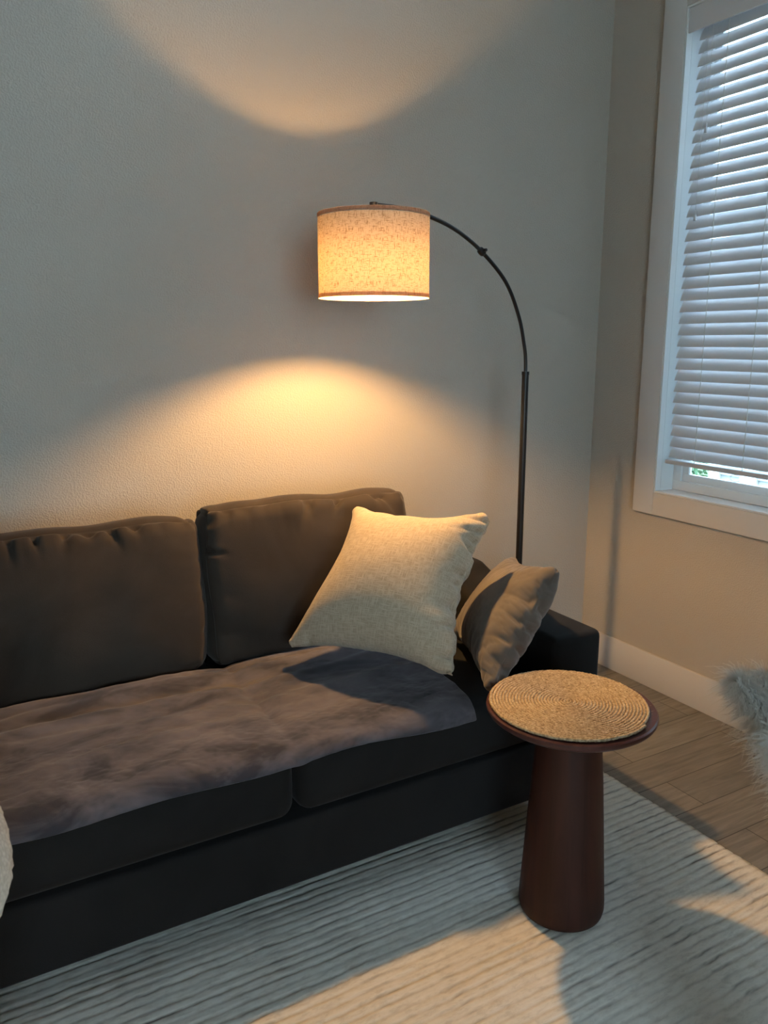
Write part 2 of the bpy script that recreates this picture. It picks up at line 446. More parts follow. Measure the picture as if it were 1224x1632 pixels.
# ------------------------------------------------------------------ soft goods: inflated cloth
def box_grid(w, h, d, nu, nv, nd):
    """closed quad surface of a w*h*d box; returns rest verts (centred, u,v,w), quads, uv"""
    idx = {}; V = []; Q = []; UV = []
    def vid(i, j, k):
        key = (i, j, k)
        if key not in idx:
            idx[key] = len(V); V.append(((i/nu-0.5)*w, (j/nv-0.5)*h, (k/nd-0.5)*d)); UV.append((i/nu*w+(k/nd)*d*0.3, j/nv*h+(k/nd)*d*0.3))
        return idx[key]
    for i in range(nu):
        for j in range(nv):
            Q.append((vid(i, j, nd), vid(i+1, j, nd), vid(i+1, j+1, nd), vid(i, j+1, nd)))
            Q.append((vid(i, j, 0), vid(i, j+1, 0), vid(i+1, j+1, 0), vid(i+1, j, 0)))
    for i in range(nu):
        for k in range(nd):
            Q.append((vid(i, 0, k), vid(i+1, 0, k), vid(i+1, 0, k+1), vid(i, 0, k+1)))
            Q.append((vid(i, nv, k), vid(i, nv, k+1), vid(i+1, nv, k+1), vid(i+1, nv, k)))
    for j in range(nv):
        for k in range(nd):
            Q.append((vid(0, j, k), vid(0, j, k+1), vid(0, j+1, k+1), vid(0, j+1, k)))
            Q.append((vid(nu, j, k), vid(nu, j+1, k), vid(nu, j+1, k+1), vid(nu, j, k+1)))
    return np.array(V), np.array(Q), np.array(UV), idx

def inflate(rest, Q, pos, vol0, pins=(), iters=260, seed=1, jitter=0.012, seam=None, seam_short=0.0, gather=0.0, bend=0.12, fill=1.0):
    rng = np.random.default_rng(seed)
    E = set()
    for q in Q:
        a, b, c, d = (int(t) for t in q)
        for s in ((a, b), (b, c), (c, d), (d, a), (a, c), (b, d)): E.add((min(s), max(s)))
    E = np.array(sorted(E)); L = np.linalg.norm(rest[E[:, 0]]-rest[E[:, 1]], axis=1)
    L = L*(1+rng.uniform(-jitter, jitter, len(L)))
    if seam is not None and seam_short:
        m = seam[E[:, 0]] & seam[E[:, 1]]; L[m] *= 1-seam_short
    n = len(pos); p = pos.copy(); v = np.zeros_like(p)
    free = np.ones(n); free[list(pins)] = 0
    cnt = np.bincount(E[:, 0], minlength=n)+np.bincount(E[:, 1], minlength=n)
    nb = cnt[:, None]
    k = 0.00045
    for it in range(iters):
        a, b, c, d = (p[Q[:, i]] for i in range(4))
        nr = np.cross(c-a, d-b)*0.5
        vol = (np.einsum('ij,ij->i', (a+b+c+d)/4, nr)).sum()/3
        pr = k*max(-0.6, min(1.0, (vol0-vol)/vol0*6))
        f = np.zeros_like(p)
        for i in range(4): np.add.at(f, Q[:, i], nr/4)
        f /= np.linalg.norm(f, axis=1, keepdims=True)+1e-12
        v = (v+f*pr)*0.93
        prev = p.copy(); p = p+v*free[:, None]
        for _ in range(7):
            dd = p[E[:, 1]]-p[E[:, 0]]; ln = np.linalg.norm(dd, axis=1)+1e-12
            st = np.where(ln > L, 1.0, 0.16)          # cloth resists stretching, buckles when squeezed
            co = dd*((ln-L)/ln*0.5*st)[:, None]
            acc = np.zeros_like(p)
            for ax in range(3):
                acc[:, ax] = np.bincount(E[:, 0], co[:, ax], n)-np.bincount(E[:, 1], co[:, ax], n)
            p = p+acc/nb*2.6*free[:, None]
        v = (p-prev)*0.9
    # light smoothing
    acc = np.zeros_like(p)
    for ax in range(3): acc[:, ax] = np.bincount(E[:, 0], p[E[:, 1], ax], n)+np.bincount(E[:, 1], p[E[:, 0], ax], n)
    p = p*(1-bend)+acc/nb*bend
    return p

def apply_puckers(p, Q, r0, w, h, seed, puckers, lump):
    vn = np.zeros_like(p); nr_ = np.cross(p[Q[:, 2]]-p[Q[:, 0]], p[Q[:, 3]]-p[Q[:, 1]])
    for i in range(4): np.add.at(vn, Q[:, i], nr_)
    vn /= np.linalg.norm(vn, axis=1, keepdims=True)+1e-12
    dsp = np.zeros(len(p))
    for i in range(len(p)):
        x, y, z = r0[i]; e = 0.0
        for side, amp, dep, fr in puckers:
            if side == 'top': dd_, al = h/2-y, x
            elif side == 'bottom': dd_, al = y+h/2, x
            elif side == 'right': dd_, al = w/2-x, y
            else: dd_, al = x+w/2, y
            if dd_ > dep*4: continue
            skew = al+0.25*dd_*noise.noise(Vector((al*5, seed*3.1, 0)))*3
            pn = noise.noise(Vector((skew*fr, dd_*3, seed*1.7+len(side))))
            dl = dep*(0.5+1.2*abs(noise.noise(Vector((skew*fr*0.6, 5, seed)))))
            rise = min(1.0, dd_/0.012)
            e += amp*(0.35-max(0.0, 1-abs(pn)*4.0)**1.4)*rise*math.exp(-(dd_/(dl+0.01))**2)
        e += 0.0012*noise.noise(Vector((x*11, y*11, seed)))+lump*noise.noise(Vector((x*6, y*5, seed+4)))
        dsp[i] = e
    p = p+vn*dsp[:, None]
    return p

def soft(name, mat, parent, corners, w, h, d, thick, nu, nv, nd, vol, pin=True, seed=1, uvs=1.0, puff=0.02, quad_rest=0, puckers=None, lump=0.0, **kw):
    """corners: BL, BR, TR, TL in world space; thick is only the starting seam depth direction"""
    rest, Q, uv, idx = box_grid(w, h, d, nu, nv, nd)
    BL, BR, TR, TL = (np.array(c, float) for c in corners)
    s = (rest[:, 0]/w+0.5)[:, None]; t = (rest[:, 1]/h+0.5)[:, None]
    base = BL*(1-s)*(1-t)+BR*s*(1-t)+TR*s*t+TL*(1-s)*t
    nrm = np.cross(BR-BL, TL-BL); nrm /= np.linalg.norm(nrm)
    prof = (np.sin(np.pi*s)*np.sin(np.pi*t))
    pos = base+nrm*(rest[:, 2:3]*thick/max(d, 1e-9)+np.sign(rest[:, 2:3])*prof*puff)
    if quad_rest: rest = (base-base.mean(0))*quad_rest+nrm*rest[:, 2:3]
    pins = []
    if pin:
        for i in (0, nu):
            for j in (0, nv):
                for k in range(nd+1): pins.append(idx[(i, j, k)])
    seam = np.zeros(len(rest), bool)
    for (i, j, k), a in idx.items():
        if i in (0, nu) or j in (0, nv): seam[a] = True
    p = inflate(rest, Q, pos, vol, pins, seed=seed, seam=seam, **kw)
    if puckers:
        r0 = box_grid(w, h, d, nu, nv, nd)[0]
        A = np.hstack([p, r0, uv])
        em = {}; extra = []; NQ = []
        k0 = len(A)
        def mid(a, b):
            key = (min(a, b), max(a, b))
            if key not in em: em[key] = k0+len(extra); extra.append((A[a]+A[b])/2)
            return em[key]
        for q in Q:
            a, b, c_, d_ = (int(t_) for t_ in q)
            m = [mid(a, b), mid(b, c_), mid(c_, d_), mid(d_, a)]
            ce = k0+len(extra); extra.append((A[a]+A[b]+A[c_]+A[d_])/4)
            NQ += [(a, m[0], ce, m[3]), (m[0], b, m[1], ce), (ce, m[1], c_, m[2]), (m[3], ce, m[2], d_)]
        A = np.vstack([A, np.array(extra)]); Q = np.array(NQ); p = A[:, :3]; r0 = A[:, 3:6]; uv = A[:, 6:8]
        p = apply_puckers(p, Q, r0, w, h, seed, puckers, lump)
    o = link_mesh(name, p, Q, mat, parent, True, uv*uvs)
    ss = o.modifiers.new('smooth', 'SUBSURF'); ss.levels = 1; ss.render_levels = 1
    return o, p, idx

# ------------------------------------------------------------------ sofa
sofa = empty('sofa', (0.69, 2.05, 0), 'dark charcoal velvet sofa with loose back cushions against the wall', 'sofa')
YFR = 1.63; YBK = 2.52; XO, XI = 1.68, 1.497; XOL, XIL = -0.30, -0.117
def rounded_box(a, b, r, crown=0.0, n=10, bulge=0.0):
    """box with rounded edges, a softly crowned top and bulged sides"""
    a = np.array(a, float); b = np.array(b, float); c = (a+b)/2; hs = (b-a)/2
    V, Q, uv, _ = box_grid(2, 2, 2, n*2, n*2, n)
    # concentrate samples near edges
    V = np.sign(V)*(1-(1-np.abs(V))**1.6)
    P = V*hs
    core = np.clip(P, -(hs-r), hs-r); dlt = P-core; ln = np.linalg.norm(dlt, axis=1, keepdims=True)
    P = core+np.where(ln > 1e-9, dlt/np.maximum(ln, 1e-9)*r, 0)
    u, v, ww = V[:, 0], V[:, 1], V[:, 2]
    P[:, 2] += crown*(1-u**4)*(1-v**4)*(ww > 0.0)*np.abs(ww)
    P[:, 1] += np.sign(v)*bulge*(1-u**4)*(1-ww**2)*np.abs(v)
    P[:, 0] += np.sign(u)*bulge*(1-v**4)*(1-ww**2)*np.abs(u)
    return P+c, Q
def arm(xa, xb):
    # side outline, rising to the rear, extruded across the arm
    prof = [(YFR+0.002, 0.122), (YFR, 0.615), (2.05, 0.617), (2.16, 0.665), (2.22, 0.688), (YBK, 0.688), (YBK, 0.122)]
    n = len(prof); vs = [(xa, y, z) for y, z in prof]+[(xb, y, z) for y, z in prof]
    fs = [tuple(range(n)), tuple(range(n, 2*n))[::-1]]+[(i, n+i, n+(i+1) % n, (i+1) % n) for i in range(n)]
    return MB().add(vs, fs).build('arm', SOFA, sofa, bevel=0.022, seg=4)
arm(XI, XO); arm(XOL, XIL)
MB().box((XIL+0.002, YFR+0.004, 0.125), (XI-0.002, YBK-0.002, 0.306)).build('base', SOFA, sofa, bevel=0.012, seg=3)
MB().box((XIL+0.002, 2.40, 0.308), (XI-0.002, YBK, 0.690)).build('back_frame', SOFA, sofa, bevel=0.03, seg=4)
for a, b in ((XIL+0.004, 0.688), (0.700, XI-0.004)):
    P, Q = rounded_box((a, YFR, 0.309), (b, 2.395, 0.487), 0.040, 0.016, 14, 0.010)
    link_mesh('seat_cushion', P, Q, SOFA, sofa)
for x in (XOL+0.08, XO-0.10):
    for y in (YFR+0.09, YBK-0.08):
        MB().lathe([(0.016, 0.013 if y < 1.95 else 0.0), (0.024, 0.124)], x, y, 20).build('leg', BLACK, sofa, smooth=True)

# back cushions (loose pillow-backs, leaning)
def back_cushion(x0, x1, seed, dz=0.0, dy=0.0):
    zb, zt = 0.492, 0.948+dz; yb, yt = 2.250+dy, 2.300+dy
    V, Q, uv, _ = box_grid(2, 2, 2, 120, 80, 12)
    V = np.sign(V)*(1-(1-np.abs(V))**1.5)
    w_, h_ = x1-x0, math.hypot(zt-zb, yt-yb); hs = np.array([w_/2, h_/2, 0.062]); r = 0.048
    u, v, ww = V[:, 0], V[:, 1], V[:, 2]
    P = V*hs
    # corners of the outline are rounded more than the edges
    cx = np.clip(P[:, 0], -(hs[0]-r), hs[0]-r); cy = np.clip(P[:, 1], -(hs[1]-r), hs[1]-r); cz = np.clip(P[:, 2], -(hs[2]-r), hs[2]-r)
    core = np.stack([cx, cy, cz], 1); dl = P-core; ln = np.linalg.norm(dl, axis=1, keepdims=True)
    P = core+np.where(ln > 1e-9, dl/np.maximum(ln, 1e-9)*r, 0)
    puff = ((1-np.abs(u)**2.6)*(1-np.abs(v)**2.6))**0.62
    P[:, 2] += np.sign(ww)*np.abs(ww)*0.052*puff
    P[:, 0] += u*0.010*(1-v*v)-u*0.006*np.abs(v)**6
    P[:, 1] += v*0.006*(1-u*u)
    rest = V*hs
    P = apply_puckers(P, Q, rest, w_, h_, seed, [('top', 0.030, 0.050, 15), ('left', 0.026, 0.055, 12), ('right', 0.007, 0.03, 10), ('bottom', 0.005, 0.03, 9)], 0.012)
    up = np.array([0, yt-yb, zt-zb]); up /= np.linalg.norm(up); ax = np.array([1.0, 0, 0]); nn_ = np.cross(ax, up)
    c = np.array([(x0+x1)/2, (yb+yt)/2, (zb+zt)/2])
    # a cushion sags: wider and deeper at its foot
    W_ = c+P[:, 0:1]*ax+P[:, 1:2]*up+P[:, 2:3]*nn_*(1.06-0.22*P[:, 1:2]/h_)
    W_[:, 2] = np.maximum(W_[:, 2], 0.494)
    return link_mesh('back_cushion', W_, Q, CUSH, sofa, True, uv)
back_cushion(-0.085, 0.662, 3)
back_cushion(0.672, 1.372, 5, 0.018)

# ------------------------------------------------------------------ blanket over the seats
def seat_z(x, y):
    return 0.503
def build_blanket():
    nu, nv = 190, 110
    xa, xb = -0.115, 1.225
    V = []
    yb = 2.175
    Ltop = yb-1.665; rr = 0.052; Larc = rr*math.pi/2; Lh = 0.012
    Ltot = Ltop+Larc*1.0+Lh
    for i in range(nu+1):
        u = i/nu
        for j in range(nv+1):
            v = j/nv
            x = xa+(xb-xa)*u
            # back edge runs slightly skewed, front edge gently waved
            front = -0.024+0.005*math.sin(x*5+0.6)+0.004*math.sin(x*13)+0.02*(1-u)*-1
            s = v*(Ltot+front)
            if u > 0.9: x += (v-0.3)*-0.03*(u-0.9)/0.1
            # corner rounding at the right
            if s <= Ltop: y = yb-s; z = 0.0; ny_, nz_ = 0, 1
            elif s <= Ltop+Larc:
                a = (s-Ltop)/rr; y = yb-Ltop-rr*math.sin(a); z = -rr*(1-math.cos(a)); ny_, nz_ = -math.sin(a), math.cos(a)
            else: y = yb-Ltop-rr; z = -rr-(s-Ltop-Larc); ny_, nz_ = -1, 0
            # folds
            f = 0.0
            y_s = y
            for (c0, sl, wd, am, ph) in ((2.07, 0.03, 0.030, 0.020, 0.0), (1.985, 0.06, 0.024, 0.014, 1.0), (1.90, -0.06, 0.030, 0.009, 2.2), (1.80, 0.10, 0.024, 0.006, 0.7), (2.13, -0.04, 0.022, 0.016, 4.0)):
                yy = c0+sl*(x-0.5)+0.018*math.sin(x*4.1+ph)
                f += am*math.exp(-((y_s-yy)/wd)**2)*(0.35+0.65*abs(math.sin(x*2.3+ph)))
            f += 0.008*max(0, noise.noise(Vector((x*4, y*9, 2))))+0.0045*noise.noise(Vector((x*9, y*16, 7)))+0.0018*noise.noise(Vector((x*30, y*34, 4)))
            wr = noise.noise(Vector((x*26+y*14, y*22-x*9, 8)));  f += 0.0022*max(0, wr)**0.5*0.6
            crown = 0.016*(1-((x-0.29)/0.41)**4 if x < 0.69 else 1-((x-1.09)/0.41)**4)*(1-abs((1.98-y)/0.37)**4 if y > 1.61 else 0)
            crown = max(0.0, crown)
            sink = -0.004*math.exp(-((x-0.694)/0.02)**2)
            cr_ = noise.noise(Vector((x*34+y*20, y*70-x*12, 5))); f += -0.0022*max(0.0, 1-abs(cr_)*6)*max(0.0, min(1.0, (1.95-y_s)*3+0.2))
            off = 0.0065+f
            V.append((x, y+ny_*off, 0.487+z+nz_*off+crown*1.0+sink+0.004))
    F = [(i*(nv+1)+j, i*(nv+1)+j+1, (i+1)*(nv+1)+j+1, (i+1)*(nv+1)+j) for i in range(nu) for j in range(nv)]
    o = link_mesh('throw_blanket', V, F, BLANK)
    s = o.modifiers.new('thickness', 'SOLIDIFY'); s.thickness = 0.005; s.offset = 1.0
    s2 = o.modifiers.new('smooth', 'SUBSURF'); s2.levels = 1; s2.render_levels = 1
    tag(o, 'mauve grey plush throw blanket spread over the sofa seat', 'blanket')
    return o
build_blanket()

# ------------------------------------------------------------------ throw pillows
def ray(px, py, t): return CAM+(R2*((px-612)/F_PX)-U2*((py-816)/F_PX)+_fw)*t
wp = soft('throw_pillow', PILW, None, (ray(468, 1026, 2.325), ray(715, 1072, 2.135), ray(773, 833, 2.32), ray(568, 812, 2.43)),
          0.545, 0.535, 0.006, 0.006, 56, 56, 2, 0.50*0.51*0.118, seed=11, puff=0.045, seam_short=0.0, jitter=0.015, iters=300, quad_rest=1.135, puckers=[('right', 0.024, 0.075, 15), ('top', 0.010, 0.05, 6), ('left', 0.003, 0.03, 9), ('bottom', 0.006, 0.05, 7)], lump=0.007)[0]
tag(wp, 'large cream woven linen pillow leaning on the sofa back', 'pillow')
bp = soft('throw_pillow', PILB, None, ((1.410, 2.00, 0.520), ray(781, 1093, 2.10), ray(884, 913, 2.235), (1.600, 1.960, 0.755)),
          0.40, 0.40, 0.006, 0.006, 50, 50, 2, 0.37*0.40*0.100, seed=21, puff=0.04, seam_short=0.01, jitter=0.015, iters=300, quad_rest=1.15, puckers=[('right', 0.013, 0.080, 13), ('top', 0.006, 0.04, 9), ('bottom', 0.004, 0.05, 9)], lump=0.005)[0]
tag(bp, 'smaller taupe velvet pillow propped against the sofa arm', 'pillow')

# ------------------------------------------------------------------ side table
TX, TY = 1.306, 1.359
tab = empty('side_table', (TX, TY, 0.0125), 'round dark walnut pedestal side table in front of the sofa arm', 'side table')
R = 0.2065
MB().lathe([(0.0, 0.536), (0.090, 0.536), (0.150, 0.541), (R-0.016, 0.551), (R-0.004, 0.560), (R, 0.567), (R-0.001, 0.573), (R-0.005, 0.576), (R-0.010, 0.5755), (0.0, 0.5755)], TX, TY, 128).build('tabletop', TABT, tab, smooth=True)
MB().lathe([(0.0, 0.0125), (0.098, 0.0125), (0.105, 0.018), (0.108, 0.030), (0.108, 0.05), (0.102, 0.15), (0.0955, 0.26), (0.0880, 0.38), (0.0805, 0.48), (0.0790, 0.5355), (0.0, 0.5355)], TX, TY, 96).build('pedestal', TABW, tab, smooth=True)

# jute placemat: one braided rope wound into a spiral
def build_mat():
    cx, cy, cz = TX-0.004, TY+0.004, 0.5815
    pitch_ = 0.0078; rmax = 0.1935; V = []; F = []
    a = 0.6; pts = []
    while True:
        r = pitch_*a/(2*math.pi)
        if r > rmax: break
        pts.append((r, a)); a += 0.0042/max(r, 0.006)
    seg = 8; s = 0.0
    for i, (r, a) in enumerate(pts):
        s += 0.0042
        br = 0.5+0.5*math.sin(s*2*math.pi/0.0105)
        br2 = math.sin(s*2*math.pi/0.021)
        jr = 0.0009*noise.noise(Vector((s*40, 0, 0))); jz = 0.0009*noise.noise(Vector((s*55, 5, 0)))+0.0012*noise.noise(Vector((math.cos(a)*r*22, math.sin(a)*r*22, 3)))
        rr = r+jr+br2*0.0006; z = cz+jz
        wr = 0.0036+0.0007*br; hr = 0.0036+0.0013*br
        for k in range(seg):
            t = 2*math.pi*k/seg+br2*0.5
            V.append((cx+(rr+wr*math.cos(t))*math.cos(a), cy+(rr+wr*math.cos(t))*math.sin(a), max(0.5762, z+hr*math.sin(t))))
    n = len(pts)
    F = [(i*seg+k, i*seg+(k+1) % seg, (i+1)*seg+(k+1) % seg, (i+1)*seg+k) for i in range(n-1) for k in range(seg)]
    F += [tuple(range(seg))[::-1], tuple((n-1)*seg+k for k in range(seg))]
    # short loose fibres around the rim
    for q in range(90):
        a = random.uniform(0, 2*math.pi); p0 = Vector((cx+rmax*math.cos(a), cy+rmax*math.sin(a), cz))
        dr = Vector((math.cos(a+random.uniform(-1.2, 1.2)), math.sin(a+random.uniform(-1.2, 1.2)), random.uniform(0.0, 0.7))).normalized()
        L_ = random.uniform(0.003, 0.010); sd = Vector((0, 0, 1)).cross(dr).normalized()*0.0004; k = len(V)
        V += [tuple(p0+sd), tuple(p0-sd), tuple(p0+dr*L_)]; F.append((k, k+1, k+2))
    o = link_mesh('placemat', V, F, JUTE)
    tag(o, 'round braided jute placemat lying on the walnut side table', 'placemat')
build_mat()

# ------------------------------------------------------------------ arc floor lamp
LX, LY = 1.907, 2.300; SX, SY = 1.180, 2.120
lamp = empty('arc_floor_lamp', (LX, LY, 0), 'black arc floor lamp with glowing linen drum shade behind the sofa arm', 'floor lamp')
MB().lathe([(0.0, 0.001), (0.138, 0.001), (0.142, 0.006), (0.142, 0.018), (0.136, 0.024), (0.02, 0.026), (0.0, 0.026)], LX, LY, 72).build('base', BLACK, lamp, smooth=True)
MB().tube([(LX, LY, 0.024), (LX, LY, 0.7), (LX, LY, 1.336)], 0.0125, 20).build('pole', BLACK, lamp, smooth=True)
MB().tube([(LX, LY, 1.330), (LX, LY, 1.342)], 0.0138, 20).build('pole_collar', BLACK, lamp, smooth=True)
du = Vector((SX-LX, SY-LY, 0)).normalized(); LEN = math.hypot(SX-LX, SY-LY)
ctrl = [(0.0, 1.335), (0.002, 1.38), (0.012, 1.43), (0.050, 1.533), (0.130, 1.647), (0.263, 1.738), (0.395, 1.795), (0.526, 1.8245), (0.634, 1.8330), (0.700, 1.8330), (LEN, 1.8315)]
def cr(P, n=8):
    out = []
    for i in range(len(P)-1):
        p0 = P[max(i-1, 0)]; p1 = P[i]; p2 = P[i+1]; p3 = P[min(i+2, len(P)-1)]
        for k in range(n):
            t = k/n
            out.append(tuple(0.5*((2*p1[d])+(-p0[d]+p2[d])*t+(2*p0[d]-5*p1[d]+4*p2[d]-p3[d])*t*t+(-p0[d]+3*p1[d]-3*p2[d]+p3[d])*t**3) for d in range(2)))
    out.append(P[-1]); return out
cv = cr(ctrl); P3 = [Vector((LX, LY, 0))+du*s+Vector((0, 0, z)) for s, z in cv]
MB().tube(P3, 0.0065, 14).build('arc_arm', BLACK, lamp, smooth=True)
# joint collar on the arc
ji = min(range(len(cv)), key=lambda i: abs(cv[i][0]-0.263))
dj = (P3[ji+1]-P3[ji-1]).normalized()
MB().tube([P3[ji]-dj*0.013, P3[ji]-dj*0.010, P3[ji], P3[ji]+dj*0.010, P3[ji]+dj*0.013], [0.0085, 0.0115, 0.0125, 0.0115, 0.0085], 16).build('arm_joint', BLACK, lamp, smooth=True)
MB().tube([P3[ji]+Vector((0, 0, 0.004)), P3[ji]+Vector((0, 0, 0.004))+Vector((du.y, -du.x, 0))*-0.0205], 0.005, 12).build('arm_screw', BLACK, lamp, smooth=True)
MB().tube([(SX, SY, 1.838), (SX, SY, 1.802), (SX, SY, 1.800), (SX, SY, 1.735)], [0.012, 0.012, 0.019, 0.019], 24).build('socket', BLACK, lamp, smooth=True)
# shade: thin shell with real thickness, inner and outer face
SR, SZ0, SZ1 = 0.161, 1.572, 1.806
def shell(r0, r1, z0, z1, seg=144, rows=10):
    V = []; UV = []
    prof = [(r1, z0+(z1-z0)*k/rows) for k in range(rows+1)]+[(r0, z1-(z1-z0)*k/rows) for k in range(rows+1)]
    n = len(prof); F = []
    for r, z in prof:
        for k in range(seg+1):
            a = 2*math.pi*k/seg; V.append((SX+r*math.cos(a), SY+r*math.sin(a), z)); UV.append((k/seg*(2*math.pi*0.16), z-z0))
    for i in range(n):
        for k in range(seg):
            F.append((i*(seg+1)+k, i*(seg+1)+k+1, ((i+1) % n)*(seg+1)+k+1, ((i+1) % n)*(seg+1)+k))
    return V, F, UV
V, F, UV = shell(SR-0.0012, SR, SZ0+0.001, SZ1-0.001)
# single-sheet linen (light passes through once) with a thin rolled edge carried by the bindings
nv_ = 145*11
shade = link_mesh('lamp_shade', V[:nv_], [f for f in F if max(f) < nv_], SHADE, lamp, True, UV[:nv_])
for z0, z1 in ((SZ0, SZ0+0.011), (SZ1-0.011, SZ1)):
    V, F, UV = shell(SR-0.0016, SR+0.0009, z0, z1, rows=2)
    link_mesh('edge_binding', V[:145*3], [f for f in F if max(f) < 145*3], SHTRIM, shade, True, UV[:145*3])
ringm = MB()
rp = [(SX+(SR-0.004)*math.cos(a), SY+(SR-0.004)*math.sin(a), SZ1-0.014) for a in [2*math.pi*k/64 for k in range(65)]]
ringm.tube(rp, 0.0012, 6, False)
for k in range(3):
    a = 2*math.pi*k/3+0.5
    ringm.tube([(SX+0.018*math.cos(a), SY+0.018*math.sin(a), SZ1-0.02), (SX+(SR-0.004)*math.cos(a), SY+(SR-0.004)*math.sin(a), SZ1-0.014)], 0.0014, 6)
ringm.build('shade_fitter', BLACK, shade, smooth=True)
BZ = 1.682
bulb = MB().lathe([(0.0, BZ-0.034), (0.012, BZ-0.031), (0.022, BZ-0.022), (0.0275, BZ-0.010), (0.0280, BZ-0.002), (0.0270, BZ+0.004), (0.0, BZ+0.005)], SX, SY, 24).build('bulb', BULB, lamp, smooth=True)
MB().lathe([(0.0, BZ+0.0052), (0.0275, BZ+0.0052), (0.024, BZ+0.018), (0.018, BZ+0.032), (0.014, BZ+0.046), (0.013, BZ+0.0525), (0.0, BZ+0.0525)], SX, SY, 24).build('bulb_collar', VINYL, bulb, smooth=True)

# ------------------------------------------------------------------ venetian blind
def build_blind():
    y0, y1 = W1[0]+0.018, 2.222
    ya = (y0+y1)/2
    root = empty('venetian_blind', (2.612, ya, 2.62), 'white slatted venetian blind hanging in the window', 'blind')
    XC = 2.612
    MB().box((2.590, W1[0]+0.010, 2.580), (2.640, W1[1]-0.010, 2.630)).build('headrail', BLIND, root, bevel=0.002)
    MB().box((2.568, W1[0]+0.009, 2.548), (2.576, W1[1]-0.009, 2.631)).build('valance', BLIND, root, bevel=0.002)
    # one slat: gently arched strip 50 mm wide
    tilt = math.radians(63.5); hw = 0.025; vs = []; nn = 8
    for s, yy in ((0, y0), (1, y1)):
        for sd in (1, -1):
            for k in range(nn+1):
                q = -1+2*k/nn; a = q*hw; hgt = 0.0028*(1-q*q)+sd*0.00125
                # q=-1 inner edge (low), q=+1 outer edge (high)
                x = a*math.cos(tilt)-hgt*math.sin(tilt)
                z = a*math.sin(tilt)+hgt*math.cos(tilt)
                vs.append((x, yy-ya, z))
    n1 = nn+1; F = []
    for k in range(nn):
        F.append((k, k+1, 2*n1+k+1, 2*n1+k)); F.append((n1+k, 3*n1+k, 3*n1+k+1, n1+k+1))
    F.append((0, 2*n1, 3*n1, n1)); F.append((nn, n1+nn, 3*n1+nn, 2*n1+nn))
    F.append(tuple(range(n1))+tuple(range(2*n1-1, n1-1, -1))); F.append(tuple(range(2*n1, 3*n1))[::-1]+tuple(range(3*n1, 4*n1)))
    me = bpy.data.meshes.new('slat'); me.from_pydata(vs, [], F); me.materials.append(BLIND)
    bm = bmesh.new(); bm.from_mesh(me); bmesh.ops.recalc_face_normals(bm, faces=bm.faces); bm.to_mesh(me); bm.free()
    me.polygons.foreach_set('use_smooth', [True]*len(me.polygons)); me.set_sharp_from_angle(angle=math.radians(50))
    p = 0.04375; z = 1.012; k = 0
    while z < 2.555:
        o = bpy.data.objects.new('slat', me); COL.objects.link(o); o.parent = root
        o.location = (XC-2.612, 0, z-2.62); o.rotation_euler = (0, math.radians(random.uniform(-1.2, 1.2)), 0)
        z += p; k += 1
    MB().box((2.590, y0, 0.963), (2.636, y1+0.010, 0.981)).build('bottom_rail', BLIND, root, bevel=0.004, seg=3)
    for yy in (2.092, 1.878, 1.45, 1.10):
        for xx in (2.5935,):
            MB().tube([(xx, yy, 0.978), (xx, yy, 2.583)], 0.0014, 6).build('ladder_cord', CORD, root, smooth=True)
    # pull cords with little tassels and the loop hanging at the bottom
    for yy, zz in ((2.150, 2.205), (2.168, 1.905)):
        tc = MB().tube([(2.5835, yy, zz+0.02), (2.5835, yy, 2.56)], 0.0007, 6).build('pull_cord', CORD, root, smooth=True)
        MB().lathe([(0.0015, zz+0.022), (0.0035, zz+0.020), (0.0045, zz+0.008), (0.0035, zz+0.004), (0.0060, zz-0.006), (0.0062, zz-0.014), (0.0, zz-0.016)], 2.5835, yy, 14).build('tassel', BLIND, tc, smooth=True)
    lp = [(2.596, 1.905+0.022*math.sin(a), 0.962-0.022*(1-math.cos(a))*0.6) for a in [math.pi*(-1+2*k/20) for k in range(21)]]
    MB().tube(lp, 0.0009, 6).build('cord_loop', CORD, root, smooth=True)
build_blind()

# ------------------------------------------------------------------ bouclé armchair, lower left edge
def sweep_arc(cx, cy, cz, rad, a0, a1, rx, rz, n=150, seg=60, lift=0.0, disp=0.004, vx=0.0):
    V = []; F = []
    for i in range(n+1):
        t = i/n; a = a0+(a1-a0)*t
        e = min(1, min(t, 1-t)*n*0.03); sc_ = math.sqrt(max(0.0, 1-(1-e)**2)) if e < 1 else 1
        sc_ = max(0.02, sc_)
        for k in range(seg):
            b = 2*math.pi*k/seg; rr = rad+rx*math.cos(b)*sc_; z = cz+rz*math.sin(b)*sc_+lift*math.sin(math.pi*t)
            p = Vector((cx+rr*math.cos(a), cy+rr*math.sin(a), z))
            nrm = Vector((math.cos(a)*math.cos(b), math.sin(a)*math.cos(b), math.sin(b)))
            d = disp*noise.noise(p*75)+disp*0.7*noise.noise(p*140)
            V.append(p+nrm*d)
    F = [(i*seg+k, i*seg+(k+1) % seg, (i+1)*seg+(k+1) % seg, (i+1)*seg+k) for i in range(n) for k in range(seg)]
    F += [tuple(range(seg))[::-1], tuple(n*seg+k for k in range(seg))]
    return V, F
pt = ray(-24, 1468, 1.0)
rad_, rx_ = 0.245, 0.085
cc = pt-R2*(rad_+rx_)
CX, CY, CZ = cc.x, cc.y, pt.z
ch = empty('boucle_armchair', (CX, CY, 0.010), 'cream boucle barrel armchair at the left edge before the sofa', 'armchair')
V, F = sweep_arc(CX, CY, CZ, rad_, math.radians(-150), math.radians(90), rx_, 0.100, 190, 70)
link_mesh('backrest', V, F, BOUCLE, ch)
